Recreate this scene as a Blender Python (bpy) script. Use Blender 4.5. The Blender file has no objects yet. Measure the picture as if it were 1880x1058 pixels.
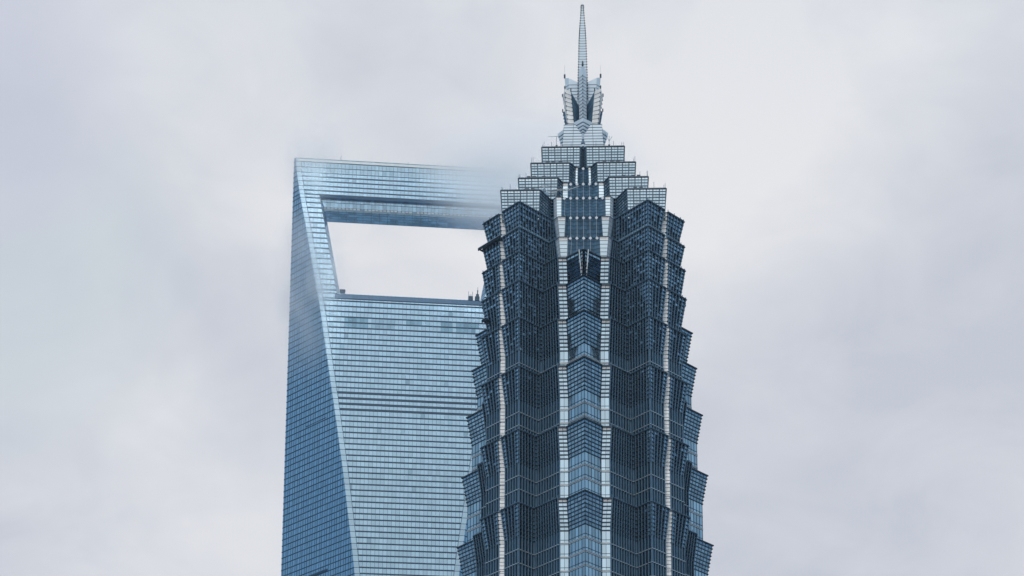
import bpy, bmesh, math, random
from mathutils import Vector, Matrix
R = math.radians
random.seed(7)
sc = bpy.context.scene
C = sc.collection

# ------------------------------------------------------------------ materials
def mat(name):
    m = bpy.data.materials.new(name); m.use_nodes = True
    nt = m.node_tree; b = nt.nodes['Principled BSDF']
    return m, nt, b

def plain(name, col, rough=.5, metal=0., var=.12, scale=.6):
    """opaque material with a little large-scale weathering"""
    m, nt, b = mat(name)
    tc = nt.nodes.new('ShaderNodeTexCoord'); nz = nt.nodes.new('ShaderNodeTexNoise')
    nz.inputs['Scale'].default_value = scale; nz.inputs['Detail'].default_value = 5
    nt.links.new(tc.outputs['Object'], nz.inputs['Vector'])
    mr = nt.nodes.new('ShaderNodeMapRange'); mr.inputs['To Min'].default_value = 1-var*2; mr.inputs['To Max'].default_value = 1+var*2
    nt.links.new(nz.outputs['Fac'], mr.inputs['Value'])
    mx = nt.nodes.new('ShaderNodeVectorMath'); mx.operation = 'SCALE'; mx.inputs[0].default_value = col
    nt.links.new(mr.outputs[0], mx.inputs['Scale'])
    nt.links.new(mx.outputs[0], b.inputs['Base Color'])
    b.inputs['Roughness'].default_value = rough; b.inputs['Metallic'].default_value = metal
    return m

def glass(name, col, metal, rough, var=.25, spec=.5, bump=.012):
    """coated curtain-wall glass: every pane has its own tint and a faint waviness"""
    m, nt, b = mat(name)
    at = nt.nodes.new('ShaderNodeAttribute'); at.attribute_name = 'pane'
    mr = nt.nodes.new('ShaderNodeMapRange'); mr.inputs['To Min'].default_value = 1-var; mr.inputs['To Max'].default_value = 1+var*.6
    nt.links.new(at.outputs['Fac'], mr.inputs['Value'])
    mx = nt.nodes.new('ShaderNodeVectorMath'); mx.operation = 'SCALE'; mx.inputs[0].default_value = col
    nt.links.new(mr.outputs[0], mx.inputs['Scale'])
    nt.links.new(mx.outputs[0], b.inputs['Base Color'])
    b.inputs['Metallic'].default_value = metal; b.inputs['Roughness'].default_value = rough
    b.inputs['Specular IOR Level'].default_value = spec
    tc = nt.nodes.new('ShaderNodeTexCoord'); nz = nt.nodes.new('ShaderNodeTexNoise')
    nz.inputs['Scale'].default_value = .22; nz.inputs['Detail'].default_value = 2
    nt.links.new(tc.outputs['Object'], nz.inputs['Vector'])
    bp = nt.nodes.new('ShaderNodeBump'); bp.inputs['Strength'].default_value = .35; bp.inputs['Distance'].default_value = bump*6
    nt.links.new(nz.outputs['Fac'], bp.inputs['Height']); nt.links.new(bp.outputs[0], b.inputs['Normal'])
    return m

M = {}
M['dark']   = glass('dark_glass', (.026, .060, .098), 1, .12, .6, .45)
M['storey'] = glass('storey_glass', (.055, .110, .160), 1, .12, .55)
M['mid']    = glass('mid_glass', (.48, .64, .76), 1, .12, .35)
M['corner'] = glass('blue_glass', (.49, .595, .65), 1, .10, .28)
M['bright'] = glass('pale_glass', (.50, .645, .75), 1, .14, .18)
M['pleat']  = glass('pleat_glass', (.075, .165, .25), .35, .35, .3)
def cladding(name, col):
    """pale sheet panels: each its own shade, rain streaks running down"""
    m, nt, b = mat(name); N = nt.nodes; K = nt.links
    at = N.new('ShaderNodeAttribute'); at.attribute_name = 'pane'
    tc = N.new('ShaderNodeTexCoord'); mp = N.new('ShaderNodeMapping'); mp.inputs['Scale'].default_value = (4, 4, .16)
    nz = N.new('ShaderNodeTexNoise'); nz.inputs['Scale'].default_value = 1.; nz.inputs['Detail'].default_value = 6
    K.new(tc.outputs['Object'], mp.inputs[0]); K.new(mp.outputs[0], nz.inputs['Vector'])
    a = N.new('ShaderNodeMapRange'); a.inputs['To Min'].default_value = .86; a.inputs['To Max'].default_value = 1.06; K.new(at.outputs['Fac'], a.inputs['Value'])
    c = N.new('ShaderNodeMapRange'); c.inputs['From Min'].default_value = .3; c.inputs['From Max'].default_value = .7; c.inputs['To Min'].default_value = .86; c.inputs['To Max'].default_value = 1.04; K.new(nz.outputs['Fac'], c.inputs['Value'])
    p = N.new('ShaderNodeMath'); p.operation = 'MULTIPLY'; K.new(a.outputs[0], p.inputs[0]); K.new(c.outputs[0], p.inputs[1])
    x = N.new('ShaderNodeVectorMath'); x.operation = 'SCALE'; x.inputs[0].default_value = col; K.new(p.outputs[0], x.inputs['Scale']); K.new(x.outputs[0], b.inputs['Base Color'])
    b.inputs['Roughness'].default_value = .35
    return m
M['cream']  = cladding('pale_cladding', (.95, .95, .94))
M['alu']    = plain('grey_aluminium', (.105, .190, .275), .38, .2, .12, .5)
M['alul']   = plain('light_aluminium', (.50, .56, .60), .35, .5, .1, .5)
M['steel']  = plain('dark_steel', (.009, .030, .054), .45, .2, .15, .5)
M['bar']    = plain('grid_bar', (.026, .066, .105), .45, .1, .15, .5)
M['roof']   = plain('roof_grey', (.12, .15, .18), .8, 0, .2, .3)
M['fglass'] = glass('facade_glass', (.365, .53, .655), 1, .12, .11)
M['sglass'] = glass('band_glass', (.33, .465, .57), 1, .16, .1)
M['wglass'] = glass('window_band_glass', (.20, .34, .44), 1, .12, .2)
M['soff']   = plain('soffit_blue', (.20, .44, .68), .4, .0, .1, .4)
M['chamfer'] = plain('chamfer_panel', (.50, .58, .66), .35, .0, .05, .4)
M['gable'] = plain('gable_white', (.60, .64, .69), .4, 0, .06, .4)
M['panel']  = glass('pale_panel', (.58, .70, .78), 1, .3, .08)
M['span']   = plain('spandrel_blue', (.008, .045, .095), .4, .0, .1, .4)
M['thin']   = plain('mullion_blue', (.025, .07, .12), .4, .3, .1, .4)
M['louvre'] = glass('louvre_blue', (.12, .27, .44), 1, .25, .3)
M['white']  = plain('white_panel', (.82, .84, .85), .4, 0, .05, .5)
M['spire']  = plain('spire_panel', (.58, .69, .78), .36, .0, .06, .4)

# ------------------------------------------------------------------ mesh building
class MB:
    def __init__(s): s.v = []; s.f = []; s.m = []; s.r = []; s.ms = []
    def mi(s, k):
        if k not in s.ms: s.ms.append(k)
        return s.ms.index(k)
    def quad(s, a, b, c, d, k):
        n = len(s.v); s.v += [tuple(a), tuple(b), tuple(c), tuple(d)]
        s.f.append((n, n+1, n+2, n+3)); s.m.append(s.mi(k)); s.r.append(random.random())
    def tri(s, a, b, c, k):
        n = len(s.v); s.v += [tuple(a), tuple(b), tuple(c)]
        s.f.append((n, n+1, n+2)); s.m.append(s.mi(k)); s.r.append(random.random())
    def hexa(s, b8, k):
        """8 corners: 4 of one end, 4 of the other, same order"""
        n = len(s.v); s.v += [tuple(p) for p in b8]; i = s.mi(k); r = random.random()
        for q in ((3,2,1,0),(4,5,6,7),(0,1,5,4),(1,2,6,5),(2,3,7,6),(3,0,4,7)):
            s.f.append(tuple(n+j for j in q)); s.m.append(i); s.r.append(r)
    def beam(s, p, q, a, b, k, a2=None, b2=None):
        """bar from p to q; a, b half-extent vectors of its section"""
        p, q, a, b = map(Vector, (p, q, a, b)); a2 = Vector(a2) if a2 else a; b2 = Vector(b2) if b2 else b
        s.hexa([p-a-b, p+a-b, p+a+b, p-a+b, q-a2-b2, q+a2-b2, q+a2+b2, q-a2+b2], k)
    def box(s, c, h, k):
        c = Vector(c); s.beam(c-Vector((0,0,h[2])), c+Vector((0,0,h[2])), (h[0],0,0), (0,h[1],0), k)
    def rod(s, p, q, r, k, n=6, r2=None):
        p, q = Vector(p), Vector(q); r2 = r if r2 is None else r2; t = (q-p).normalized()
        a = t.orthogonal().normalized(); b = t.cross(a); n0 = len(s.v); i = s.mi(k)
        for c, rr in ((p, r), (q, r2)):
            for j in range(n):
                w = 2*math.pi*j/n; s.v.append(tuple(c+(a*math.cos(w)+b*math.sin(w))*rr))
        rn = random.random()
        for j in range(n):
            j2 = (j+1) % n; s.f.append((n0+j, n0+j2, n0+n+j2, n0+n+j)); s.m.append(i); s.r.append(rn)
        s.f.append(tuple(n0+j for j in reversed(range(n)))); s.m.append(i); s.r.append(rn)
        s.f.append(tuple(n0+n+j for j in range(n))); s.m.append(i); s.r.append(rn)
    def prism(s, lo, hi, k, cap=True, kcap=None):
        """skin between two equal-length outlines (lists of 3-D points)"""
        n = len(lo)
        for j in range(n):
            s.quad(lo[j], lo[(j+1) % n], hi[(j+1) % n], hi[j], k)
        if cap:
            for pts, rev in ((hi, False), (lo, True)):
                n0 = len(s.v); s.v += [tuple(p) for p in pts]
                idx = list(range(n0, n0+n)); s.f.append(tuple(reversed(idx)) if rev else tuple(idx))
                s.m.append(s.mi(kcap or k)); s.r.append(random.random())
    def ngon(s, pts, k):
        n0 = len(s.v); s.v += [tuple(p) for p in pts]
        s.f.append(tuple(range(n0, n0+len(pts)))); s.m.append(s.mi(k)); s.r.append(random.random())
    def build(s, name, parent=None, recalc=True):
        me = bpy.data.meshes.new(name); me.from_pydata(s.v, [], s.f)
        for k in s.ms: me.materials.append(M[k])
        me.polygons.foreach_set('material_index', s.m)
        at = me.attributes.new('pane', 'FLOAT', 'FACE'); at.data.foreach_set('value', s.r)
        if recalc:
            bm = bmesh.new(); bm.from_mesh(me)
            big = [f for f in bm.faces if len(f.verts) > 4]
            if big: bmesh.ops.triangulate(bm, faces=big)
            bm.to_mesh(me); bm.free()
        me.update()
        o = bpy.data.objects.new(name, me); C.objects.link(o)
        if parent: o.parent = parent
        return o

def tag(o, label=None, cat=None, group=None, kind=None):
    if label: o['label'] = label
    if cat: o['category'] = cat
    if group: o['group'] = group
    if kind: o['kind'] = kind
    return o
def empty(name, loc, rz=0.):
    o = bpy.data.objects.new(name, None); C.objects.link(o); o.location = loc; o.rotation_euler = (0, 0, rz)
    return o

# ================================================================== the stepped tower (right)
# local plan: x to the right, d towards the viewer (= -local Y)
AX, AY, PHI = 12.34, 530., R(1.2)
jin = tag(empty('stepped_tower', (AX, AY, 0), -PHI),
          'dark stepped pagoda-like skyscraper with flared tiers and a silver spire', 'skyscraper')
def L(x, d, z): return Vector((x, -d, z))

def unfold(pts, types):
    """octant outline -> closed ring of (x, d) with the type of the edge leaving each point"""
    q = list(pts); t = list(types)
    q += [(d, x) for x, d in reversed(pts[:-1])]; t += list(reversed(types))
    out, ty = [], []
    for k in range(4):
        for (x, d), e in zip(q[:-1], t):
            for _ in range(k): x, d = d, -x
            out.append((x, d)); ty.append(e)
    return out, ty
def offset(ring, dl):
    n = len(ring); res = []
    for i in range(n):
        a, b, c = ring[i-1], ring[i], ring[(i+1) % n]
        t1 = (b[0]-a[0], b[1]-a[1]); t2 = (c[0]-b[0], c[1]-b[1])
        l1 = math.hypot(*t1); l2 = math.hypot(*t2)
        n1 = (-t1[1]/l1, t1[0]/l1); n2 = (-t2[1]/l2, t2[0]/l2)
        k = 1 + n1[0]*n2[0] + n1[1]*n2[1]
        k = max(k, .3)
        res.append((b[0]+dl*(n1[0]+n2[0])/k, b[1]+dl*(n1[1]+n2[1])/k))
    return res
def lerp(a, b, t): return (a[0]+(b[0]-a[0])*t, a[1]+(b[1]-a[1])*t)

# glass, pane width, rail (mat, height, out), fin (mat, width, out)
STY = {
 'cor': ('corner', 1.32, ('steel', .27, .14), ('steel', .11, .10)),
 'pan': ('bright', 1.25, ('steel', .36, .14), ('steel', .10, .10)),
 'val': ('dark', 1.10, ('steel', .20, .26), ('alu', .17, .42)),
 'end': ('dark', 1.10, ('steel', .20, .26), ('alu', .17, .42)),
 'bay': ('dark', 1.02, ('steel', .20, .26), ('alu', .17, .42)),
 'gap': ('dark', 1.10, ('alu', .13, .20), ('alu', .13, .25)),
 'grv': ('cream', 9., ('bar', .12, .04), None),
 'pn2': ('panel', 9., ('steel', .10, .05), None),
 'chm': ('chamfer', 9., ('alu', .05, .03), None),
 'grid': ('bright', 1.80, ('bar', .24, .10), ('bar', .30, .14)),
 'plt': ('pleat', 9., ('thin', .13, .06), None),
}
LATT = ('val', 'end', 'bay')

def build_tier(pts, types, ztop, zbot, fh, flare, rowh=1.13, floorh=4.1, name='tier', slit=False, glow=.12, lowkey=None):
    ring, ty = unfold(pts, types); n = len(ring)
    fh = min(fh, ztop-zbot)
    def dl(z): return flare*max(0., (z-(ztop-fh))/fh)
    nr = max(1, round(fh/rowh)); rows = [ztop-fh*i/nr for i in range(nr+1)]
    zs = [(z, 'row') for z in rows]
    floors = []
    z = rows[-1]-floorh
    while z > zbot+.9: floors.append(z); z -= floorh
    levels = rows+floors+[zbot]
    if rows[-1]-zbot < .6: levels = rows
    rings = [offset(ring, dl(z)) for z in levels]
    wall, latt = MB(), MB()
    strips = []
    for e in range(n):
        f = (e+1) % n; s = STY[ty[e]]
        sm = wall
        if ty[e] in ('pan', 'grv', 'pn2'):
            sm = MB(); strips.append((ty[e], sm))
        a0, b0 = rings[-1][e], rings[-1][f]
        ln = math.hypot(b0[0]-a0[0], b0[1]-a0[1])
        if ln < 1e-4: continue
        t = ((b0[0]-a0[0])/ln, (b0[1]-a0[1])/ln); nn = (-t[1], t[0])
        T = L(t[0], t[1], 0); N = L(nn[0], nn[1], 0); Z = Vector((0, 0, 1))
        nc = max(1, round(ln/s[1]))
        # panes
        for i in range(len(levels)-1):
            z1, z0 = levels[i], levels[i+1]
            ra, rb = rings[i], rings[i+1]
            key = s[0]
            if i >= nr and ty[e] in LATT: key = 'storey'
            if i == 0 and ty[e] in ('pan', 'cor', 'pn2'): key = 'sglass' if ty[e] == 'cor' else 'cream'
            if ty[e] == 'cor' and slit: key = 'dark' if i else 'corner'
            if i == 0 and ty[e] == 'grid': key = 'panel'
            for c in range(nc):
                k2 = key
                if ty[e] in ('end', 'bay') and i < nr:
                    fade = 1-i/nr
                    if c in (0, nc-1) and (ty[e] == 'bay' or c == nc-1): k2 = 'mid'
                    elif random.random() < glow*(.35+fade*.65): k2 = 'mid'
                if lowkey and i >= nr and ty[e] in ('end', 'bay', 'grv'): k2 = lowkey
                if slit and ty[e] == 'cor' and c == (nc-1 if b0[0]**2+b0[1]**2 > a0[0]**2+a0[1]**2 else 0) and 0 < i < 3: k2 = 'corner'
                p0, p1 = lerp(rb[e], rb[f], c/nc), lerp(rb[e], rb[f], (c+1)/nc)
                q0, q1 = lerp(ra[e], ra[f], c/nc), lerp(ra[e], ra[f], (c+1)/nc)
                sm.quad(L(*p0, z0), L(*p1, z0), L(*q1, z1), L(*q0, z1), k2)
        # rails
        rm, rh, ro = s[2]
        lm = sm if sm is not wall else latt
        ext = .32 if ty[e] in ('bay', 'cor') else .0
        for i, z in enumerate(levels):
            if z <= zbot+.01 and i > nr: continue
            p, q = L(*rings[i][e], z), L(*rings[i][f], z)
            h, o, k = rh, ro, rm
            if i > nr:     # a floor line of the plain storeys
                if ty[e] in ('cor', 'pan'):
                    for dz, kk in ((.22, 'alul'), (-.12, 'alul'), (.05, 'steel')):
                        oo = .26 if kk == 'alul' else .12
                        lm.beam(p+N*(oo/2-.05)+Z*dz, q+N*(oo/2-.05)+Z*dz, N*(oo/2+.03), Z*(.085 if kk == 'alul' else .1), kk)
                    lm.beam(p+N*.02+Z*1.15, q+N*.02+Z*1.15, N*.07, Z*.05, 'steel')
                    continue
                if ty[e] in LATT: h, o, k = .16, .36, 'alul'
            if i == 0: h, o = h*1.3, o+.16
            if i == 0 and ty[e] in LATT: lm.beam(p+N*(o/2)+Z*.1, q+N*(o/2)+Z*.1, N*(o/2+.05), Z*.05, 'alu')
            lm.beam(p+N*(o/2-.04)-T*ext-Z*h/2, q+N*(o/2-.04)+T*ext-Z*h/2, N*(o/2+.04), Z*h/2, k)
        if ty[e] == 'grv':   # joints of the stone-coloured strip in the plain storeys
            z = rows[-1]-1.1
            while z > zbot+.3:
                p, q = L(*rings[-1][e], z), L(*rings[-1][f], z)
                lm.beam(p, q, N*.04, Z*.06, 'bar'); z -= 1.1
        # fins
        if s[3]:
            fm, fw, fo = s[3]
            segs = [(0, nr)]
            if len(levels)-1 > nr: segs.append((nr, len(levels)-1))
            for i0, i1 in segs:
                for c in range(nc+1):
                    p, q = lerp(rings[i1][e], rings[i1][f], c/nc), lerp(rings[i0][e], rings[i0][f], c/nc)
                    edge = c in (0, nc)
                    w = fw*(1.0 if not edge else .8)
                    P, Q = L(*p, levels[i1])+N*(fo/2-.03), L(*q, levels[i0])+N*(fo/2-.03)
                    lm.beam(P, Q, T*w/2, N*fo/2, fm)
                    if i0 == 0 and ty[e] in LATT and c % 2 == 0:
                        lm.beam(Q, Q+Z*.85, T*.07, N*.07, 'alu')
                    if ty[e] == 'grid' and i0 == 0 and c < nc:
                        p, q = lerp(rings[i1][e], rings[i1][f], (c+.5)/nc), lerp(rings[i0][e], rings[i0][f], (c+.5)/nc)
                        lm.beam(L(*p, levels[i1]), L(*q, levels[i0]), T*.04, N*.06, 'thin')
        if ty[e] == 'plt':   # bright ridge of a pleat and its gable
            for vi in ((e,) if math.hypot(*ring[e]) > math.hypot(*ring[f])-.2 else ()):
                lm.beam(L(*rings[-1][vi], levels[-1]), L(*rings[0][vi], ztop+.3), T*.04, N*.07, 'alul')
    wall.ngon([L(*p, ztop-.55) for p in offset(ring, dl(ztop)-.05)], 'roof')
    o = wall.build(name, jin)
    latt.build('mullion_lattice', o)
    for k, sm in strips:
        sm.build({'pan': 'glazed_strip', 'grv': 'groove_strip', 'pn2': 'panel_strip'}[k], o)
    return o

AB = 46.6            # x + d of the projecting bay face
XP, DP = 18.6, 28.0  # the bay's corner
def low_plan(D):
    c, w, B = 4.6, 6.95, DP-XP
    A = D-c+w
    return ([(0, D), (c, D-c), (w, D-c), ((A-B)/2, (A+B)/2), (XP, DP), (22.4, AB-22.4), (22.4, 22.4)],
            ['cor', 'pan', 'val', 'end', 'bay', 'grv'])
def pleats(half, d, n, amp):
    """zigzag from x = 0 to half at depth d"""
    w = half/n
    pts = []
    for i in range(n):
        pts += [(i*w, d-(amp if i % 2 else 0))]
    return pts
def mid_plan(d, xi, xo, ch, npl):
    """upper bays: pleats, pale panel, chamfer, dark recess, then the projecting bay"""
    B = DP-XP
    A = xo+ch+d-ch
    p = pleats(xi, d-.4, npl, .5)
    pts = p+[(xi, d), (xo, d), (xo+ch, d-1.3)]
    A = xo+ch+d-1.3
    pts += [((A-B)/2, (A+B)/2), (XP, DP), (22.4, AB-22.4), (22.4, 22.4)]
    return pts, ['plt']*npl+['pn2', 'chm', 'val', 'end', 'bay', 'grv']

RIM = [339.0, 331.5, 323.2, 315.4, 306.1, 294.4, 279.1, 259.6, 237.4, 211.5, 182.]
# upper boxes: square floors with a pleated notch in the middle of each side
def box_plan(s, c, xi, xo, d, npl, rec=None):
    p = pleats(xi, d-.4, npl, .5)
    pts = p+[(xi, d), (xo, d)]; ty = ['plt']*npl+['pn2']
    if rec: pts += rec; ty += ['chm']+['gap']*(len(rec)-1)
    pts += [(c, s), (s, s)]; ty += ['grid', 'grid']
    return pts, ty

boxA = build_tier(*box_plan(23.75, 13.0, 6.6, 7.7, 20.0, 7, [(8.5, 19.0), (9.7, 18.2)]), 339.0, 329.5, 9.5, .45, rowh=.95, name='upper_block')
boxB = build_tier(*box_plan(18.9, 7.8, 4.7, 6.3, 16.2, 5), 346.3, 338.4, 7.9, .3, rowh=.95, name='upper_block')
boxC = build_tier(*box_plan(15.3, 4.25, 1.75, 2.5, 12.9, 2), 353.7, 345.6, 8.1, .3, rowh=.95, name='upper_block')
def groove_box(s, c, d):
    return [(0, d), (c, s), (s, s)], ['gap', 'grid']
boxD = build_tier(*groove_box(12.1, 1.15, 9.6), 361.3, 353.0, 8.3, .3, rowh=.95, name='upper_block')

tiers = []
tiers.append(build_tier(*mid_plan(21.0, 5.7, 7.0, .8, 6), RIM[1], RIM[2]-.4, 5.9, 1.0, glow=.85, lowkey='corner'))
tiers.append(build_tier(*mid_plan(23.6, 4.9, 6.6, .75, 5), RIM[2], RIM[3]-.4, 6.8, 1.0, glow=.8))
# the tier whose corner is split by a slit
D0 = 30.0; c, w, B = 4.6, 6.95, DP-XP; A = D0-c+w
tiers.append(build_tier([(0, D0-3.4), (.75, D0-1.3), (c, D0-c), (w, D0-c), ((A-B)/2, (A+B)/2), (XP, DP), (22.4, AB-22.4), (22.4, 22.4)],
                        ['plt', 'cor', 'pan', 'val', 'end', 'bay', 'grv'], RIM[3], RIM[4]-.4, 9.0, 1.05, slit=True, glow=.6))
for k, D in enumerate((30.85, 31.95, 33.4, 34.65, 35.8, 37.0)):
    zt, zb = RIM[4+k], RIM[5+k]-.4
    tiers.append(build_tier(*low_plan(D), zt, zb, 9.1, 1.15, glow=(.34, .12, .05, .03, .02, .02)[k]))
# plain shaft down to the ground, below the frame
sh = MB(); ring, _ = unfold(*low_plan(38.2))
sh.prism([L(x, d, 0) for x, d in ring], [L(x, d, 182.) for x, d in ring], 'dark'); sh.build('lower_shaft', jin)

# pale rim gables on the pleated bays
def gables(owner, xi, d, n, z, flare):
    w = xi/n
    for q in range(4):
        for sgn in (-1, 1):
            for i in range(0, n, 2):
                if q in (1, 2, 3) or (sgn < 0 and i == 0): continue
                g = MB()
                x0 = sgn*i*w
                P = []
                for (x, dd, zz) in ((x0-w*.52, d-.28, z-.45), (x0, d-.28, z-1.0), (x0+w*.52, d-.28, z-.45), (x0, d-.28, z+.1)):
                    x_, d_ = x, dd+flare+.12
                    for _ in range(q): x_, d_ = d_, -x_
                    P.append((x_, d_, zz))
                g.prism([L(*p) for p in P], [L(p[0], p[1]+.1, p[2]) for p in P], 'gable'); g.build('gable_panel', owner)
gables(boxA, 6.6, 20.0, 7, 339.0, .45); gables(boxB, 4.7, 16.2, 5, 346.3, .3); gables(boxC, 1.75, 12.9, 2, 353.7, .3)
gables(tiers[0], 5.7, 21.0, 6, RIM[1], 1.0); gables(tiers[1], 4.9, 23.6, 5, RIM[2], 1.0)
# leaning trim along the split corner
tr = MB()
for q in range(4):
    for sg in (-1, 1):
        a, b = (sg*.55, D0-1.5), (sg*1.35, D0+.05)
        for _ in range(q): a, b = (a[1], -a[0]), (b[1], -b[0])
        tr.beam(L(*a, RIM[4]), L(*b, RIM[3]+.2), (.14, 0, 0), (0, .14, 0), 'alul')
tr.build('corner_trim', tiers[2])

# ---------------------------------------------------------------- crown and spire
def rot4(x, d, q):
    for _ in range(q): x, d = d, -x
    return x, d
def panel_lines(mb, quad_fn, z0, z1, step, k='thin', t=.05):
    z = z0+step
    while z < z1-.1:
        a, b, N = quad_fn(z); mb.beam(a+N*.02, b+N*.02, N*.06, Vector((0, 0, t)), k); z += step
cb = MB()
h0, h1, z0, z1 = 6.6, 5.75, 361., 373.4
def hw(z): return h0+(h1-h0)*(z-z0)/(z1-z0)
def sq(h, z): return [L(-h, h, z), L(h, h, z), L(h, -h, z), L(-h, -h, z)]
NZ = 12
for i in range(NZ):
    za, zb = z0+(z1-z0)*i/NZ, z0+(z1-z0)*(i+1)/NZ
    ha, hb = hw(za), hw(zb)
    for q in range(4):
        for j in range(4):
            xs = [-1+.5*j, -.5+.5*j]
            P = [L(*rot4(xs[0]*ha, ha, q), za), L(*rot4(xs[1]*ha, ha, q), za), L(*rot4(xs[1]*hb, hb, q), zb), L(*rot4(xs[0]*hb, hb, q), zb)]
            cb.quad(*P, 'spire')
    for q in range(4):
        a, b = rot4(-hb-.1, hb, q), rot4(hb+.1, hb, q); n = rot4(0, 1, q)
        cb.beam(L(*a, zb), L(*b, zb), L(*n, 0)*.09, (0, 0, .06), 'thin')
for q in range(4):
    for x in (-.5, .0, .5):
        cb.beam(L(*rot4(x*h0, h0, q), z0), L(*rot4(x*h1, h1, q), z1), L(*rot4(.05, 0, q), 0), L(*rot4(0, .06, q), 0), 'thin')
cb.ngon(sq(h1, z1-.02), 'roof')
crown = cb.build('crown_base', jin)
# stepped prow on each side of the crown
for q in range(4):
    p = MB()
    # inverted stepped pyramid pointing down: layers (half width, projection, z)
    lay = [(2.8, 7.7, 372.9, 374.4), (2.35, 7.4, 371.9, 372.9), (1.8, 7.1, 370.9, 371.9), (1.25, 6.75, 370.1, 370.9), (.7, 6.5, 369.3, 370.1)]
    for hwid, pr, za, zb in lay:
        for (a, b, s, kk) in ((za+.30, zb, 1.0, 'spire'), (za, za+.22, .93, 'alu')):
            pts = [(-hwid*s, 5.3), (0, pr if kk == 'spire' else pr-.25), (hwid*s, 5.3)]
            lo = [L(*rot4(x, d, q), a) for x, d in pts]; hi = [L(*rot4(x*1.04, d+.12, q), b) for x, d in pts]
            p.prism(lo, hi, kk)
    p.build('crown_prow', crown)
# stacked ornament standing in the notch of the top block
for q in range(4):
    p = MB()
    for hw_, za, zb in ((1.05, 360.9, 362.9), (.95, 362.7, 364.2), (.7, 364.0, 365.6), (.45, 365.4, 367.6)):
        lo = [L(*rot4(x, d, q), za) for x, d in ((-hw_, 9.8), (0, 9.8+hw_), (hw_, 9.8), (0, 9.8-hw_))]
        hi = [L(*rot4(x, d, q), zb) for x, d in ((-hw_*.3, 9.8), (0, 9.8+hw_*.3), (hw_*.3, 9.8), (0, 9.8-hw_*.3))]
        p.prism(lo, hi, 'alul' if hw_ in (.95, .45) else 'alu')
    p.build('notch_ornament', boxD)
# blades on the four axes
for q in range(4):
    b = MB()
    def outl(z, top):
        t = (z-376.8)/(394-376.8); ro = 4.6+1.0*t; ri = 1.0; hwid = 1.15
        pts = [(-hwid, ri), (-hwid, ro-1.2), (0, ro), (hwid, ro-1.2), (hwid, ri)]
        return [rot4(x, d, q)+(z - (0 if not top else {0: 2.6, 1: .9, 2: 0, 3: .9, 4: 2.6}[i]),) for i, (x, d) in enumerate(pts)]
    lo = [L(*p) for p in outl(373.3, False)]; hi = [L(*p) for p in outl(394.0, True)]
    b.prism(lo, hi, 'spire')
    z = 374.6
    while z < 391.2:
        o = outl(z, False)
        for i in range(4):
            A_, B_ = L(*o[i]), L(*o[i+1]); b.beam(A_, B_, (A_-B_).cross(Vector((0, 0, 1))).normalized()*.08, (0, 0, .05), 'thin')
        P = L(*o[2]); Nn = L(*rot4(0, 1, q), 0); b.beam(P, P+Nn*.45, (.1, 0, 0), (0, .1, 0) if q % 2 == 0 else (0, 0, .1), 'steel') if False else b.box(P+Nn*.25, (.13, .13, .11), 'steel')
        z += 1.15
    t = outl(394.0, True)[2]; b.rod(L(*t), L(*t)+Vector((0, 0, 1.2)), .28, 'steel'); b.rod(L(*t)+Vector((0, 0, 1.2)), L(*t)+Vector((0, 0, 4.5)), .05, 'alul')
    b.build('crown_blade', crown)
# hollow petals on the four corners
for q in range(4):
    b = MB()
    plan = [(5.3, 5.3), (3.1, 5.3), (1.2, 2.3), (2.3, 1.2), (5.3, 3.1)]
    lo = [L(*rot4(x*.86, d*.86, q), 373.3) for x, d in plan]
    tops = [386.2, 384.7, 382.4, 382.4, 384.7]
    gr = [1.04, 1.18, .95, .95, 1.18]
    hi = [L(*rot4(x*g, d*g, q), z) for (x, d), z, g in zip(plan, tops, gr)]
    n = 5
    for j in range(n):
        k = 'cream' if j in (0, 4) else 'pleat'
        nz = 9
        for i in range(nz):
            a0, a1 = lo[j].lerp(hi[j], i/nz), lo[j].lerp(hi[j], (i+1)/nz)
            b0, b1 = lo[(j+1) % n].lerp(hi[(j+1) % n], i/nz), lo[(j+1) % n].lerp(hi[(j+1) % n], (i+1)/nz)
            b.quad(a0, b0, b1, a1, k)
            if i:
                N = (b0-a0).cross(a1-a0).normalized()
                b.beam(a0, b0, N*.06, (0, 0, .05), 'thin')
            if j in (0, 4):
                b.box(a1, (.17, .17, .12), 'steel')
    b.ngon(hi, 'roof')
    for t_ in (0, 1, 4):
        b.rod(hi[t_], hi[t_]+Vector((0, 0, .9)), .19, 'steel')
    b.build('crown_petal', crown)
# spire
sp = MB()
prof = [(384.5, 1.42), (393.0, 1.32), (400., 1.15), (406.4, .98), (412., .70), (417., .36), (419.6, .22)]
def sw(z):
    for (za, a), (zb, b_) in zip(prof, prof[1:]):
        if z <= zb: return a+(b_-a)*(z-za)/(zb-za)
    return prof[-1][1]
z = 384.5
while z < 419.2:
    zn = z+.95; ha, hb = sw(z), sw(zn)
    for q in range(4):
        sp.quad(L(*rot4(-ha, ha, q), z), L(*rot4(ha, ha, q), z), L(*rot4(hb, hb, q), zn), L(*rot4(-hb, hb, q), zn), 'spire')
        n = rot4(0, 1, q)
        a, b_ = rot4(-hb-.12, hb, q), rot4(hb+.12, hb, q)
        sp.beam(L(*a, zn), L(*b_, zn), L(*n, 0)*.06, (0, 0, .045), 'thin')
        sp.box(L(*rot4(hb+.14, hb+.1, q), zn), (.15, .15, .14), 'steel')
    z = zn
spire = sp.build('spire', jin)
fi = MB(); fi.rod((0, 0, 419.2), (0, 0, 420.4), .3, 'steel', r2=.05); fi.box((0, 0, 419.3), (.75, .05, .04), 'steel'); fi.box((0, 0, 418.3), (.55, .05, .04), 'steel')
fi.build('finial', spire)
fr = MB(); fr.rod(L(0, 5.7, 394.2), L(0, 5.7, 395.6), .35, 'steel', r2=.2); fr.build('finial', crown)

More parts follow.
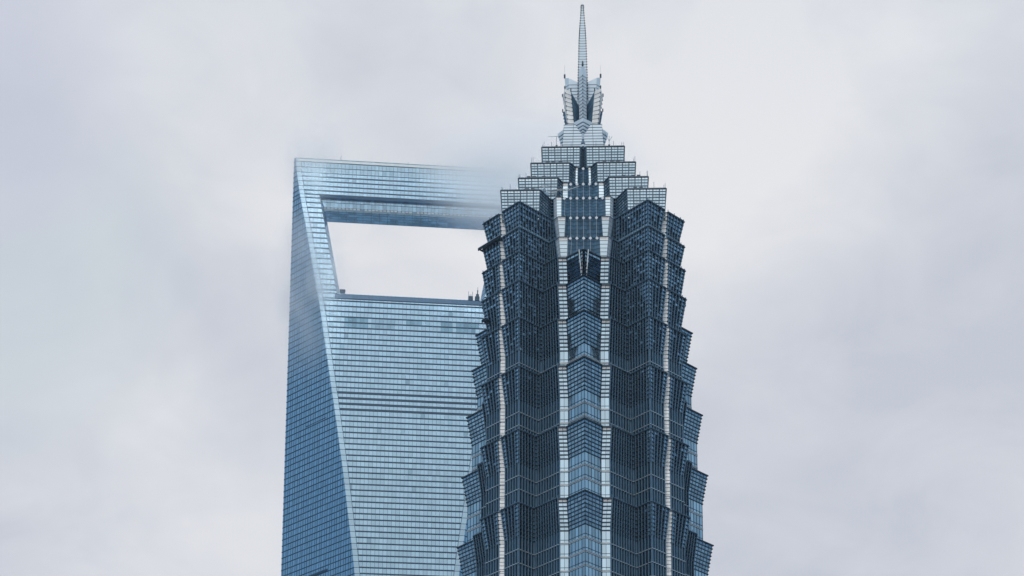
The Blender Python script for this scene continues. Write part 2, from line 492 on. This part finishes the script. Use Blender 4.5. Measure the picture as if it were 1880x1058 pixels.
# roof-edge equipment: rods and flood lights on the terraces
def edge_points(s, z, xs):
    for q in range(4):
        for x in xs: yield L(*rot4(x, s, q), z), L(*rot4(0, 1, q), 0)
for s, z, xs, fl, own in ((12.3, 361.3, (-11.8, -9.5, -6.8, -3.6, 3.9, 6.6, 9.2, 11.7), (), boxD),
                     (15.5, 353.7, (-15., -12.2, 12.4, 15.1), (-10.6, -9.0, -6.8, 6.4, 8.6, 10.4), boxC),
                     (19.1, 346.3, (-18.8, -17, 16.8, 18.9), (-16.2, -14.6, -11.7, 11.9, 14.8, 16.4), boxB),
                     (24., 339.0, (-23.7, -21.5, -19, 18.2, 20.7, 23.6), (-16.5, -14.9, 15.2, 16.9), boxA)):
    for p, n in edge_points(s, z, xs):
        r = MB(); r.rod(p-Vector((0, 0, .4)), p+Vector((0, 0, random.uniform(.9, 2.3))), .06, 'alu', 5); r.build('lightning_rod', own)
    for p, n in edge_points(s-.4, z, fl):
        r = MB(); r.rod(p-Vector((0, 0, .6)), p+Vector((0, 0, .4)), .09, 'steel', 5)
        tt = n.cross(Vector((0, 0, 1)))
        r.beam(p+Vector((0, 0, .35))-n*.25, p+Vector((0, 0, .55))+n*.25, tt*.55, Vector((0, 0, .22)), 'steel'); r.build('floodlight', own)

# ================================================================== things standing on the stepped tower
def world(o):   # place a thing given in the tower's local plan
    o.location = (0, 0, 0)
def place(name, x, d, z, label, cat, group=None, rz=0.):
    v = Matrix.Rotation(-PHI, 4, 'Z') @ L(x, d, z)
    return tag(empty(name, (v.x+AX, v.y+AY, z), -PHI+rz), label, cat, group)
# roof crane lying across the left notch
cr = place('roof_crane', -11.6, 20.3, 339.0, 'slim grey maintenance crane with long jib reaching over the pleated bay', 'crane')
b = MB(); b.box((0, 0, .5), (1.3, 1.0, .5), 'alu'); b.rod((0, 0, 1), (0, 0, 2.6), .45, 'alu', 10); b.build('base', cr)
b = MB()
for dy in (-.35, .35):
    b.rod((-4.6, dy, 1.9), (7.4, dy, 2.5), .13, 'alul')
for i in range(12):
    x = -4.4+i; b.rod((x, -.35, 1.92+.05*i), (x+1, .35, 1.97+.05*i), .06, 'alul')
b.rod((7.4, 0, 2.5), (10.4, 0, 3.6), .11, 'alul'); b.build('jib', cr)
b = MB(); b.box((-5.2, 0, 1.7), (.9, .8, .7), 'steel'); b.build('counterweight', cr)
b = MB(); b.rod((0, 0, 2.6), (0, 0, 4.2), .12, 'alul'); b.rod((0, 0, 4.2), (6, 0, 2.45), .04, 'steel'); b.rod((0, 0, 4.2), (-4.4, 0, 1.95), .04, 'steel'); b.build('mast', cr)
# triangular service platforms on the left bay
def service_platform(name, start, zc, depth, length, label):
    # hangs under the left outer bay face, from near the groove to beyond its outer corner
    t = Vector((-1, 0)).normalized()
    # bay face on the left: from (-24.2, 22.4) towards (-28, 18.6); outward normal (-1, 1)/sqrt2
    s2 = math.sqrt(.5)
    a = Vector(start); t = Vector((-s2, -s2)); n = Vector((-s2, s2))
    o = place(name, a.x, a.y, zc, label, 'service platform', 'service platforms on the left bay')
    def P(u, v, z): q = t*u+n*v; return Vector((q.x, -q.y, z))
    b = MB()
    b.rod(P(0, 0, .25), P(length, 0, .25), .09, 'alul'); b.rod(P(0, 0, 0), P(length, 0, 0), .2, 'steel'); b.rod(P(0, 0, -.5), P(length, 0, -.5), .2, 'steel')
    b.rod(P(length, 0, 0), P(length, -depth, 0), .26, 'steel')
    b.rod(P(0, -depth, 0), P(length, -depth, 0), .2, 'steel'); b.build('frame', o)
    b = MB(); m = max(3, int(length/1.2))
    for i in range(m):
        u0, u1 = length*i/m, length*(i+1)/m
        b.rod(P(u0, 0, 0), P(u1, -depth, 0), .11, 'steel'); b.rod(P(u1, 0, 0), P(u1, -depth, 0), .11, 'steel')
    b.build('bracing', o)
    b = MB(); b.hexa([P(0, 0, -.62), P(length*.62, 0, -.62), P(length*.62, -depth, -.62), P(0, -depth, -.62),
                      P(0, 0, -.52), P(length*.62, 0, -.52), P(length*.62, -depth, -.52), P(0, -depth, -.52)], 'steel'); b.build('deck', o)
    return o
service_platform('service_platform', (-24.4, 25.1), 323.5, 3.5, 9.4, 'long dark triangular service platform jutting from the left side of the stepped tower')
service_platform('service_platform', (-28.4, 21.3), 299.3, 2.6, 1.9, 'tiny dark triangular platform poking out lower down the left side of the stepped tower')
# roof antennas on the top block
def antenna(x, d, z, label, kind):
    o = place('roof_antenna', x, d, z, label, 'antenna', 'antennas on the top block roof')
    b = MB(); b.rod((0, 0, -.5), (0, 0, 4.2), .07, 'alu', 5); b.box((0, 0, 0.6), (.3, .3, .5), 'steel'); b.build('mast', o)
    b = MB()
    if kind == 't': b.rod((-2.6, 0, 4.2), (1.6, 0, 4.3), .06, 'alu', 5)
    else: b.rod((0, 0, 2.4), (-1.3, 0, 5.2), .06, 'alu', 5); b.rod((0, 0, 2.4), (.9, 0, 4.), .06, 'alu', 5)
    b.build('arm', o)
antenna(-8.0, 11.5, 361.2, 'T-shaped antenna on the top block roof left of the crown', 't')
antenna(7.9, 11.5, 361.2, 'forked antenna on the top block roof right of the crown', 'y')

# ================================================================== the tower with the trapezoid opening (left)
SA = R(5.3)
V1 = Vector((-103.48, 714., 0))
eu = Vector((math.cos(SA), math.sin(SA), 0)); en = Vector((math.sin(SA), -math.cos(SA), 0))
HU = 49.0
bot = tag(empty('tapered_tower', (0, 0, 0)), 'tall pale blue glass skyscraper with a trapezoid opening near its top', 'skyscraper')
ctr = V1+eu*HU
bot.location = ctr; bot.rotation_euler = (0, 0, SA)
# local: X = u - HU, Y = -n
def S(u, n, z): return Vector((u-HU, -n, z))
NT = [(0, 51.), (150, 43.5), (230, 37.2), (297.3, 30.4), (305.8, 29.4), (341.6, 24.75), (366.3, 21.1), (391.8, 17.2), (417.7, 13.2), (444.8, 8.4), (461.4, 5.4), (474.1, 3.0), (484.9, 1.45), (491.8, .9)]
def nf(z):
    for (a, na), (b_, nb) in zip(NT, NT[1:]):
        if z <= b_: return na+(nb-na)*(z-a)/(b_-a)
    return NT[-1][1]
SLO = .956
def ul(z): return nf(z)*SLO
ZT, ZB = 473.8, 423.9
def uo(z): return 11.0+(19.4-11.0)*(ZT-z)/(ZT-ZB)
low = []
z = 443.5+2.592*11
rows = [491.8, 490.2, 487.7, 485.1, 482.9, 480.6, 478.2, 475.9, 473.8]
z = 443.5+2.592*11
while z > 225: rows.append(z); z -= 2.592
rows = [r for r in rows if not (421. < r < 423.9)]
import bisect
rows = sorted(set(rows+[ZB, 421.4]), reverse=True)
rows = rows+[150., 0.]
THICK = (376.1, 373.5, 370.9, 368.3)
def uspans(z):
    """spans of the lens-shaped face at height z"""
    if ZB < z < ZT: return [(ul(z), uo(z)), (2*HU-uo(z), 2*HU-ul(z))]
    return [(ul(z), 2*HU-ul(z))]
CW = 1.54
def facade(sn):
    g, bar, mul = MB(), MB(), MB()
    for i in range(len(rows)-1):
        z1, z0 = rows[i], rows[i+1]; zm = (z0+z1)/2
        for k, _ in enumerate(uspans(zm)):
            a1, b1 = (uspans(z1-1e-3))[k]; a0, b0 = (uspans(z0+1e-3))[k]
            n1, n0 = nf(z1)*sn, nf(z0)*sn
            coarse = z1 < 226
            # column edges at constant u, clipped by the slanting sides
            if coarse:
                g.quad(S(a0, n0, z0), S(b0, n0, z0), S(b1, n1, z1), S(a1, n1, z1), 'fglass'); continue
            lo, hi = min(a0, a1), max(b0, b1)
            left_out = k == 0; right_out = k == len(uspans(zm))-1
            us = []
            u = HU-CW*40
            while u < hi:
                if max(a0, a1)+(2.0 if left_out else .5) < u < min(b0, b1)-(2.0 if right_out else .5): us.append(u)
                u += CW
            E0 = [a0]+([a0+2.0] if left_out else [])+us+([b0-2.0] if right_out else [])+[b0]
            E1 = [a1]+([a1+2.0] if left_out else [])+us+([b1-2.0] if right_out else [])+[b1]
            for j in range(len(E0)-1):
                q_ = random.random()
                key = 'wgl2' if q_ < .012 else 'fglass'
                if (left_out and j == 0) or (right_out and j == len(E0)-2): key = 'sglass'
                elif 406.9 < zm < 411.4:
                    um = (E0[j]+E0[j+1])/2
                    sl = (411.3-zm)*.28
                    if 22+sl < um < 32.6 or 47 < um < 53 and zm > 409 or 61 < um < 66 or 68 < um < 76.2-sl: key = 'wglass'
                    elif 33.5 < um < 43: key = 'wgl2'
                g.quad(S(E0[j], n0, z0), S(E0[j+1], n0, z0), S(E1[j+1], n1, z1), S(E1[j], n1, z1), key)
                if j:
                    edgeband = (left_out and j == 1) or (right_out and j == len(E0)-2)
                    mul.beam(S(E0[j], n0+.02*sn, z0), S(E1[j], n1+.02*sn, z1), (.06 if not edgeband else .11, 0, 0), (0, .07, 0), 'thin')
            # floor band
            th = .46
            if any(abs(z0-t) < .3 for t in THICK): th = .85
            if z0 > 484: th = .12
            if abs(z0-ZT) < .05: th = .5
            if abs(z0-ZB) < .05 or (abs(z0-421.4) < .05): th = .3
            if z0 > 473: pass
            if z0 > 226:
                la = a0+(2.0 if left_out else 0); rb = b0-(2.0 if right_out else 0)
                bar.beam(S(la, n0+.05*sn, z0+th/2-.1), S(rb, n0+.05*sn, z0+th/2-.1), (0, .1, 0), (0, 0, th/2), 'span')
                if left_out: bar.beam(S(a0, n0, z0), S(la, n0, z0), (0, .06, 0), (0, 0, .08), 'thin')
                if right_out: bar.beam(S(rb, n0, z0), S(b0, n0, z0), (0, .06, 0), (0, 0, .08), 'thin')
    o = g.build('main_facade', bot); bar.build('floor_band', o); mul.build('mullion_grid', o)
    return o
M['wgl2'] = glass('window_band_glass_pale', (.28, .43, .54), 1, .12, .2)
front = facade(1); back = facade(-1)
# the four vertical side faces
def side(su, sn):
    g, mul = MB(), MB(); bar = mul
    def Q(s, z):   # s metres along the face from the vertical edge
        u, n = s*.691, s*.723
        return S(u if su > 0 else 2*HU-u, n*sn, z)
    out = Vector((-.723*su, -.691*sn, 0))
    smax = lambda z: nf(z)/.723
    tdir = (Q(1, 0)-Q(0, 0)).normalized()
    for i in range(len(rows)-1):
        z1, z0 = rows[i], rows[i+1]
        s1, s0 = smax(z1), smax(z0)
        if z1 < 226:
            g.quad(Q(0, z0), Q(s0, z0), Q(s1, z1), Q(0, z1), 'fglass'); continue
        ss = []; s = .9; flip = 0
        while s < min(s0, s1)-.3: ss.append(s); s += (1.62, 1.16)[flip]; flip ^= 1
        E0, E1 = [0]+ss+[s0], [0]+ss+[s1]
        for j in range(len(E0)-1):
            g.quad(Q(E0[j], z0), Q(E0[j+1], z0), Q(E1[j+1], z1), Q(E1[j], z1), 'fglass')
            if j: mul.beam(Q(E0[j], z0), Q(E1[j], z1), tdir*(.07 if j % 2 else .045), out*.08, 'thin')
        th = .26
        bar.beam(Q(0, z0)+out*.05, Q(s0, z0)+out*.05, out*.1, (0, 0, th/2), 'span')
        if abs(z0-301.3) < 1.5 and i: bar.beam(Q(7, z0+.7)+out*.06, Q(27, z0+.7)+out*.06, out*.12, (0, 0, .42), 'span')
        if abs(z0-365.5) < 1.5: bar.beam(Q(12, z0+.8)+out*.05, Q(24, z0+.8)+out*.05, out*.08, (0, 0, .07), 'span')
    o = g.build('side_facade', bot); mul.build('mullion_grid', o)
for su in (1, -1):
    for sn in (1, -1): side(su, sn)
# parapet / roof
b = MB(); zt = 491.8
pl = [(0, 0), (ul(zt), nf(zt)), (2*HU-ul(zt), nf(zt)), (2*HU, 0), (2*HU-ul(zt), -nf(zt)), (ul(zt), -nf(zt))]
b.prism([S(u, n*1.15, zt) for u, n in pl], [S(u, n*1.15, zt+.25) for u, n in pl], 'alul')
b.beam(S(2, 1.15, 490.75), S(2*HU-2, 1.15, 490.75), (0, .12, 0), (0, 0, .5), 'alul')
b.build('parapet', bot)
# reveals of the opening
for sx in (1, -1):
    b = MB()
    rr = [r for r in rows if ZB <= r <= ZT]
    if rr[0] < ZT: rr = [ZT]+rr
    X = lambda u: u if sx > 0 else 2*HU-u
    for sn in (1, -1):
        for i in range(len(rr)-1):
            z1, z0 = rr[i], rr[i+1]
            f1, f0 = S(X(uo(z1)), nf(z1)*sn, z1), S(X(uo(z0)), nf(z0)*sn, z0)
            g1, g0 = S(X(uo(z1)+1.5), max(nf(z1)-3.2, .2)*sn, z1), S(X(uo(z0)+1.5), max(nf(z0)-3.2, .2)*sn, z0)
            b.quad(f0, g0, g1, f1, 'sglass')
            h1, h0 = S(X(uo(z1)-1.2), 0, z1), S(X(uo(z0)-1.2), 0, z0)
            b.quad(g0, h0, h1, g1, 'fglass')
            b.beam(f0, g0, (0, .07, 0), (0, 0, .11), 'span'); 
        b.beam(S(X(uo(ZT)), nf(ZT)*sn, ZT), S(X(uo(ZB)), nf(ZB)*sn, ZB), (.1, 0, 0), (0, .1, 0), 'thin')
    b.build('opening_reveal', bot)
# the bridge above the opening: soffit, recessed observation storeys
b = MB(); NR = 1.5; ZR = 463.7
b.quad(S(11, 3.0, ZT-.02), S(87, 3.0, ZT-.02), S(87, -3.0, ZT-.02), S(11, -3.0, ZT-.02), 'soff')
rn = lambda z: NR if z >= 468.1 else NR-(468.2-z)/(468.2-ZR)*(NR-.25)
dz = [473.7, 471.5, 469.2, 468.7, 468.2, 467.6, 466.7, 465.7, 464.7, ZR]
kk = ['louv2', 'louv2', 'white', 'louv2', 'sglass', 'louvre', 'louvre', 'louvre', 'louvre']
M['louv2'] = glass('recess_glass', (.30, .45, .58), 1, .14, .25)
for sn in (1, -1):
    for i in range(len(kk)):
        z1, z0 = dz[i], dz[i+1]
        a = uo(z0)+.6
        step = CW if i < 5 else CW*2.2
        u = a
        while u < 2*HU-a-.1:
            v = min(u+step, 2*HU-a)
            g_ = .22 if kk[i] == 'white' else 0
            k = kk[i]
            if k == 'white' and random.random() < .12: k = 'louv2'
            b.quad(S(u+g_, rn(z0)*sn, z0), S(v-g_, rn(z0)*sn, z0), S(v-g_, rn(z1)*sn, z1), S(u+g_, rn(z1)*sn, z1), k)
            if g_: b.quad(S(u-g_, (NR-.02)*sn, z0), S(u+g_, (NR-.02)*sn, z0), S(u+g_, (NR-.02)*sn, z1), S(u-g_, (NR-.02)*sn, z1), 'louv2')
            u = v
    for z in dz[1:-1]:
        b.beam(S(uo(z)+.6, rn(z)*sn, z), S(2*HU-uo(z)-.6, rn(z)*sn, z), (0, .08, 0), (0, 0, .06), 'thin')
    u = 14.
    while u < 84.5:
        b.beam(S(u, NR*sn, 468.2), S(u, NR*sn, 473.6), (.05, 0, 0), (0, .08, 0), 'thin')
        u += CW
    u = 15.5
    while u < 83:
        b.beam(S(u, rn(ZR)*sn, ZR), S(u, NR*sn, 468.2), (.06, 0, 0), (0, .09, 0), 'span'); u += CW*2.2
b.quad(S(uo(ZR), .25, ZR), S(2*HU-uo(ZR), .25, ZR), S(2*HU-uo(ZR), -.25, ZR), S(uo(ZR), -.25, ZR), 'louvre')
b.build('sky_bridge', bot)
# sill of the opening: dark fascia and deck
b = MB()
for sn in (1, -1):
    b.hexa([S(18.6, nf(421.4)*sn+.12*sn, 421.3), S(79.4, nf(421.4)*sn+.12*sn, 421.3), S(79.4, (nf(421.4)-.8)*sn, 421.3), S(18.6, (nf(421.4)-.8)*sn, 421.3),
            S(18.6, nf(ZB)*sn+.12*sn, ZB-.25), S(79.4, nf(ZB)*sn+.12*sn, ZB-.25), S(79.4, (nf(ZB)-.8)*sn, ZB-.25), S(18.6, (nf(ZB)-.8)*sn, ZB-.25)], 'span2')
b.quad(S(19, 12.3, ZB-.3), S(79, 12.3, ZB-.3), S(79, -12.3, ZB-.3), S(19, -12.3, ZB-.3), 'roof')
b.beam(S(38, 9.5, ZB-.2), S(63, 9.5, ZB-.2), (0, .15, 0), (0, 0, .6), 'alul')
M['span2'] = plain('fascia_blue', (.03, .10, .19), .35, .2, .1, .4)
b.build('opening_deck', bot)

# things standing on it
def hoist(u, n, z, label, tall):
    p = bot.matrix_basis @ S(u, n, z) if False else (Matrix.Translation(ctr) @ Matrix.Rotation(SA, 4, 'Z')) @ S(u, n, z)
    o = tag(empty('facade_hoist', p, SA), label, 'hoist', 'hoists on the deck of the opening')
    b = MB(); b.box((0, 0, .9), (.95, .8, .9), 'thin'); b.build('housing', o)
    if tall:
        b = MB(); b.box((.1, 0, 2.4), (.6, .5, .6), 'thin'); b.rod((0.1, 0, 3.0), (.2, 0, 5.0), .22, 'thin', 6); b.rod((.2, 0, 5), (.25, 0, 6.4), .08, 'alu', 5); b.build('mast', o)
    else:
        for dx in (-.8, .8):
            b = MB(); b.rod((dx, 0, 1.8), (dx, 0, 4.3), .08, 'alu', 5); b.build('post', o)
        b = MB(); b.box((0, 0, 2.4), (.5, .4, .35), 'white'); b.build('cabinet', o)
hoist(73.3, 11.6, ZB-.2, 'short blue hoist with two posts beside the taller hoist', False)
hoist(76.0, 11.6, ZB-.2, 'taller blue hoist with a pointed mast at the right end of the opening deck', True)
p = (Matrix.Translation(ctr) @ Matrix.Rotation(SA, 4, 'Z')) @ S(21.4, 11.3, ZB-.2)
o = tag(empty('plant_box', p, SA), 'small blue plant box at the left end of the opening deck', 'plant box')
b = MB(); b.box((.2, 0, .9), (1.0, .8, .9), 'thin'); b.build('housing', o)
b = MB(); b.box((.2, 0, 1.95), (1.15, .95, .13), 'alu'); b.build('lid', o)
for u, h, lab in ((19.3, 2.6, 'bent thin mast on the roof edge above the left pier'), (47.2, 1.2, 'tiny stub mast on the roof edge near the middle of the span')):
    p = (Matrix.Translation(ctr) @ Matrix.Rotation(SA, 4, 'Z')) @ S(u, 0, 492)
    o = tag(empty('roof_mast', p, SA), lab, 'mast', 'masts on the roof edge')
    b = MB(); b.rod((0, 0, -.3), (.1, 0, h*.45), .16, 'alu', 6); b.build('post', o)
    b = MB(); b.rod((.1, 0, h*.45), (-.1, 0, h*.6), .1, 'alu', 5); b.rod((-.1, 0, h*.6), (.3, 0, h), .08, 'alu', 5); b.build('arm', o)

# ================================================================== ground
g = MB(); g.quad((-9000, -9000, 0), (9000, -9000, 0), (9000, 9000, 0), (-9000, 9000, 0), 'ground')
M['ground'] = plain('city_ground', (.24, .26, .28), .9, 0, .3, .01)
tag(g.build('ground'), kind='structure')

# ================================================================== low cloud drifting over the left tower
def low_cloud(loc, rad, dens, nscale, seed, lo=.35, hi=.65, rate=1.0):
    bm = bmesh.new(); bmesh.ops.create_icosphere(bm, subdivisions=3, radius=1.0)
    me = bpy.data.meshes.new('cloud_bank'); bm.to_mesh(me); bm.free()
    o = bpy.data.objects.new('cloud_bank', me); C.objects.link(o); o.location = loc; o.scale = rad
    m = bpy.data.materials.new('cloud_bank'); m.use_nodes = True; nt = m.node_tree; nt.nodes.clear()
    nd, lk = nt.nodes, nt.links
    tc = nd.new('ShaderNodeTexCoord')
    g = nd.new('ShaderNodeTexGradient'); g.gradient_type = 'SPHERICAL'; lk.new(tc.outputs['Object'], g.inputs[0])
    sm = nd.new('ShaderNodeMapRange'); sm.interpolation_type = 'SMOOTHSTEP'; sm.inputs['From Max'].default_value = .85
    lk.new(g.outputs['Fac'], sm.inputs['Value'])
    mp = nd.new('ShaderNodeMapping'); mp.inputs['Location'].default_value = (seed*3.7, seed*1.3, seed*2.1); lk.new(tc.outputs['Object'], mp.inputs[0])
    nz = nd.new('ShaderNodeTexNoise'); nz.inputs['Scale'].default_value = nscale; nz.inputs['Detail'].default_value = 4; lk.new(mp.outputs[0], nz.inputs['Vector'])
    nm = nd.new('ShaderNodeMapRange'); nm.interpolation_type = 'SMOOTHSTEP'; nm.inputs['From Min'].default_value = lo; nm.inputs['From Max'].default_value = hi
    lk.new(nz.outputs['Fac'], nm.inputs['Value'])
    a = nd.new('ShaderNodeMath'); a.operation = 'MULTIPLY'; lk.new(sm.outputs[0], a.inputs[0]); lk.new(nm.outputs[0], a.inputs[1])
    b_ = nd.new('ShaderNodeMath'); b_.operation = 'MULTIPLY'; lk.new(a.outputs[0], b_.inputs[0]); b_.inputs[1].default_value = dens
    v = nd.new('ShaderNodeVolumePrincipled'); v.inputs['Color'].default_value = (.99, .99, .995, 1); v.inputs['Anisotropy'].default_value = .8
    lk.new(b_.outputs[0], v.inputs['Density'])
    out = nd.new('ShaderNodeOutputMaterial'); lk.new(v.outputs[0], out.inputs['Volume'])
    me.materials.append(m); m.cycles.volume_step_rate = rate if hasattr(m.cycles, 'volume_step_rate') else 1
    tag(o, kind='stuff')
    return o
low_cloud((-4, 688, 468), (58, 24, 34), .125, 1.6, 1, .26, .62)
low_cloud((-94, 694, 418), (20, 20, 46), .085, 1.7, 2)
low_cloud((-93, 696, 480), (17, 18, 26), .06, 1.5, 3)
low_cloud((-70, 690, 478), (80, 22, 46), .004, 1.2, 4, .2, .7)

hb = MB(); hb.box((0, 400, 253), (420, 460, 256), 'haze')
hm = bpy.data.materials.new('haze'); hm.use_nodes = True; hm.node_tree.nodes.clear(); M['haze'] = hm
hv = hm.node_tree.nodes.new('ShaderNodeVolumePrincipled'); hv.inputs['Color'].default_value = (.80, .90, 1, 1); hv.inputs['Density'].default_value = .00003; hv.inputs['Anisotropy'].default_value = .3
ho = hm.node_tree.nodes.new('ShaderNodeOutputMaterial'); hm.node_tree.links.new(hv.outputs[0], ho.inputs['Volume'])
tag(hb.build('haze'), kind='stuff')

# ================================================================== sky, light, camera
w = bpy.data.worlds.new('World'); sc.world = w; w.use_nodes = True
nt = w.node_tree; nt.nodes.clear(); nd = nt.nodes; lk = nt.links
def node(t, **k):
    n_ = nd.new(t)
    for a, v in k.items(): setattr(n_, a, v)
    return n_
def mth(op, a, b_=None, clamp=False):
    n_ = node('ShaderNodeMath', operation=op); n_.use_clamp = clamp
    for i, v in enumerate((a, b_)):
        if v is None: continue
        if isinstance(v, (int, float)): n_.inputs[i].default_value = v
        else: lk.new(v, n_.inputs[i])
    return n_.outputs[0]
def mrange(v, a, b_, c_, d_, sm=True):
    n_ = node('ShaderNodeMapRange'); n_.interpolation_type = 'SMOOTHSTEP' if sm else 'LINEAR'
    for i, x in zip(('From Min', 'From Max', 'To Min', 'To Max'), (a, b_, c_, d_)): n_.inputs[i].default_value = x
    lk.new(v, n_.inputs['Value']); return n_.outputs[0]
def mixc(f, a, b_):
    n_ = node('ShaderNodeMix', data_type='RGBA')
    if isinstance(f, (int, float)): n_.inputs[0].default_value = f
    else: lk.new(f, n_.inputs[0])
    for i, v in ((6, a), (7, b_)):
        if isinstance(v, tuple): n_.inputs[i].default_value = v+(1,)
        else: lk.new(v, n_.inputs[i])
    return n_.outputs[2]
tc = node('ShaderNodeTexCoord'); dirv = tc.outputs['Generated']
sep = node('ShaderNodeSeparateXYZ'); lk.new(dirv, sep.inputs[0]); dx, dy, dz_ = sep.outputs
SUN_EL, SUN_AZ = R(48), R(195)
sky = node('ShaderNodeTexSky', sky_type='NISHITA'); sky.sun_disc = False; sky.sun_elevation = SUN_EL; sky.sun_rotation = SUN_AZ
sky.dust_density = 2.
skyc = node('ShaderNodeVectorMath', operation='SCALE'); lk.new(sky.outputs[0], skyc.inputs[0]); skyc.inputs['Scale'].default_value = .07
# cloud cover: soft billows of two sizes
n1 = node('ShaderNodeTexNoise'); n1.inputs['Scale'].default_value = 6.0; n1.inputs['Detail'].default_value = 5; n1.inputs['Roughness'].default_value = .48; n1.inputs['Distortion'].default_value = .5
mp = node('ShaderNodeMapping'); mp.inputs['Location'].default_value = (3.1, 1.7, .4); mp.inputs['Scale'].default_value = (1, 1, 1.5)
lk.new(dirv, mp.inputs[0]); lk.new(mp.outputs[0], n1.inputs['Vector'])
billow = mrange(n1.outputs['Fac'], .33, .68, 0, 1)
n2 = node('ShaderNodeTexNoise'); n2.inputs['Scale'].default_value = 13.; n2.inputs['Detail'].default_value = 9; n2.inputs['Roughness'].default_value = .58; n2.inputs['Distortion'].default_value = .9
lk.new(mp.outputs[0], n2.inputs['Vector'])
wisp = mrange(n2.outputs['Fac'], .30, .72, -.5, .5, False)
def lobe(d, r):   # a broad bank of cloud around a direction of the sky
    v = node('ShaderNodeVectorMath', operation='DOT_PRODUCT'); lk.new(dirv, v.inputs[0]); v.inputs[1].default_value = d
    return mrange(v.outputs['Value'], math.cos(r), 1., 0, 1)
bf = mth('ADD', mth('MULTIPLY', billow, .42), mth('MULTIPLY', wisp, .36))
bf = mth('ADD', bf, mth('MULTIPLY', lobe((0.0756, 0.808, 0.5843), .15), .62))
bf = mth('ADD', bf, mth('MULTIPLY', lobe((-0.0629, 0.8481, 0.5261), .09), .30))
bf = mth('ADD', bf, mth('MULTIPLY', lobe((-0.1887, 0.8926, 0.4094), .10), .25))
bf = mth('ADD', bf, mth('MULTIPLY', lobe((0.1356, 0.8773, 0.4604), .16), -.20))
bf = mth('ADD', bf, mth('MULTIPLY', lobe((-0.1457, 0.7836, 0.6039), .12), .30))
bf = mth('ADD', bf, .19, True)
front_w = mixc(bf, (.590, .622, .700), (.850, .855, .880))
front_l = mixc(mth('MULTIPLY', lobe((-0.2655, 0.8167, 0.5123), .12), .55), front_w, (.53, .62, .68))
front_c = mixc(mth('MULTIPLY', lobe((-0.2628, 0.7764, 0.5728), .09), .5), front_l, (.66, .65, .78))
# a brighter bank of cloud up and to the right, a blue-grey one to the left
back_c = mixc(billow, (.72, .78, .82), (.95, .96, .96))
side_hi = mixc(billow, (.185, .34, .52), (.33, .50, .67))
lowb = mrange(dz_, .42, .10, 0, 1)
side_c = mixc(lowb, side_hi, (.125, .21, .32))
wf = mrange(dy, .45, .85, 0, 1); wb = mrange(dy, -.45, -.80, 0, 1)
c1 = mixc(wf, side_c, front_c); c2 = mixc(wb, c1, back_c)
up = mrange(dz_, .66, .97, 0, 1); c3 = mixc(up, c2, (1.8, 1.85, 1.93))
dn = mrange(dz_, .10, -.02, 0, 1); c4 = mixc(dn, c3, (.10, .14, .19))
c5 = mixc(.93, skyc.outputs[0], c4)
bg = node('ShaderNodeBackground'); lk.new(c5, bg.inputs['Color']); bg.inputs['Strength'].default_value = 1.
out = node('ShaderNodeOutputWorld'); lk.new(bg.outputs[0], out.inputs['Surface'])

sl = bpy.data.lights.new('sun', 'SUN'); sl.energy = 1.0; sl.angle = R(14); sl.color = (1, .97, .92)
so = bpy.data.objects.new('sun', sl); C.objects.link(so)
sd = Vector((math.sin(SUN_AZ)*math.cos(SUN_EL), math.cos(SUN_AZ)*math.cos(SUN_EL), math.sin(SUN_EL)))
so.rotation_euler = sd.to_track_quat('Z', 'Y').to_euler()

cd = bpy.data.cameras.new('camera'); co = bpy.data.objects.new('camera', cd); C.objects.link(co)
co.location = (0, 0, 1.7); co.rotation_euler = (R(90+12.5), 0, 0)
cd.sensor_width = 36; cd.lens = 3547/1880*36; cd.shift_y = 1194/1880; cd.shift_x = -57/1880
cd.clip_end = 30000; cd.clip_start = 1
sc.camera = co
sc.view_settings.view_transform = 'Standard'; sc.view_settings.look = 'None'
sc.view_settings.exposure = 0; sc.view_settings.gamma = 1
sc.cycles.use_denoising = True
sc.cycles.max_bounces = 10; sc.cycles.volume_bounces = 8
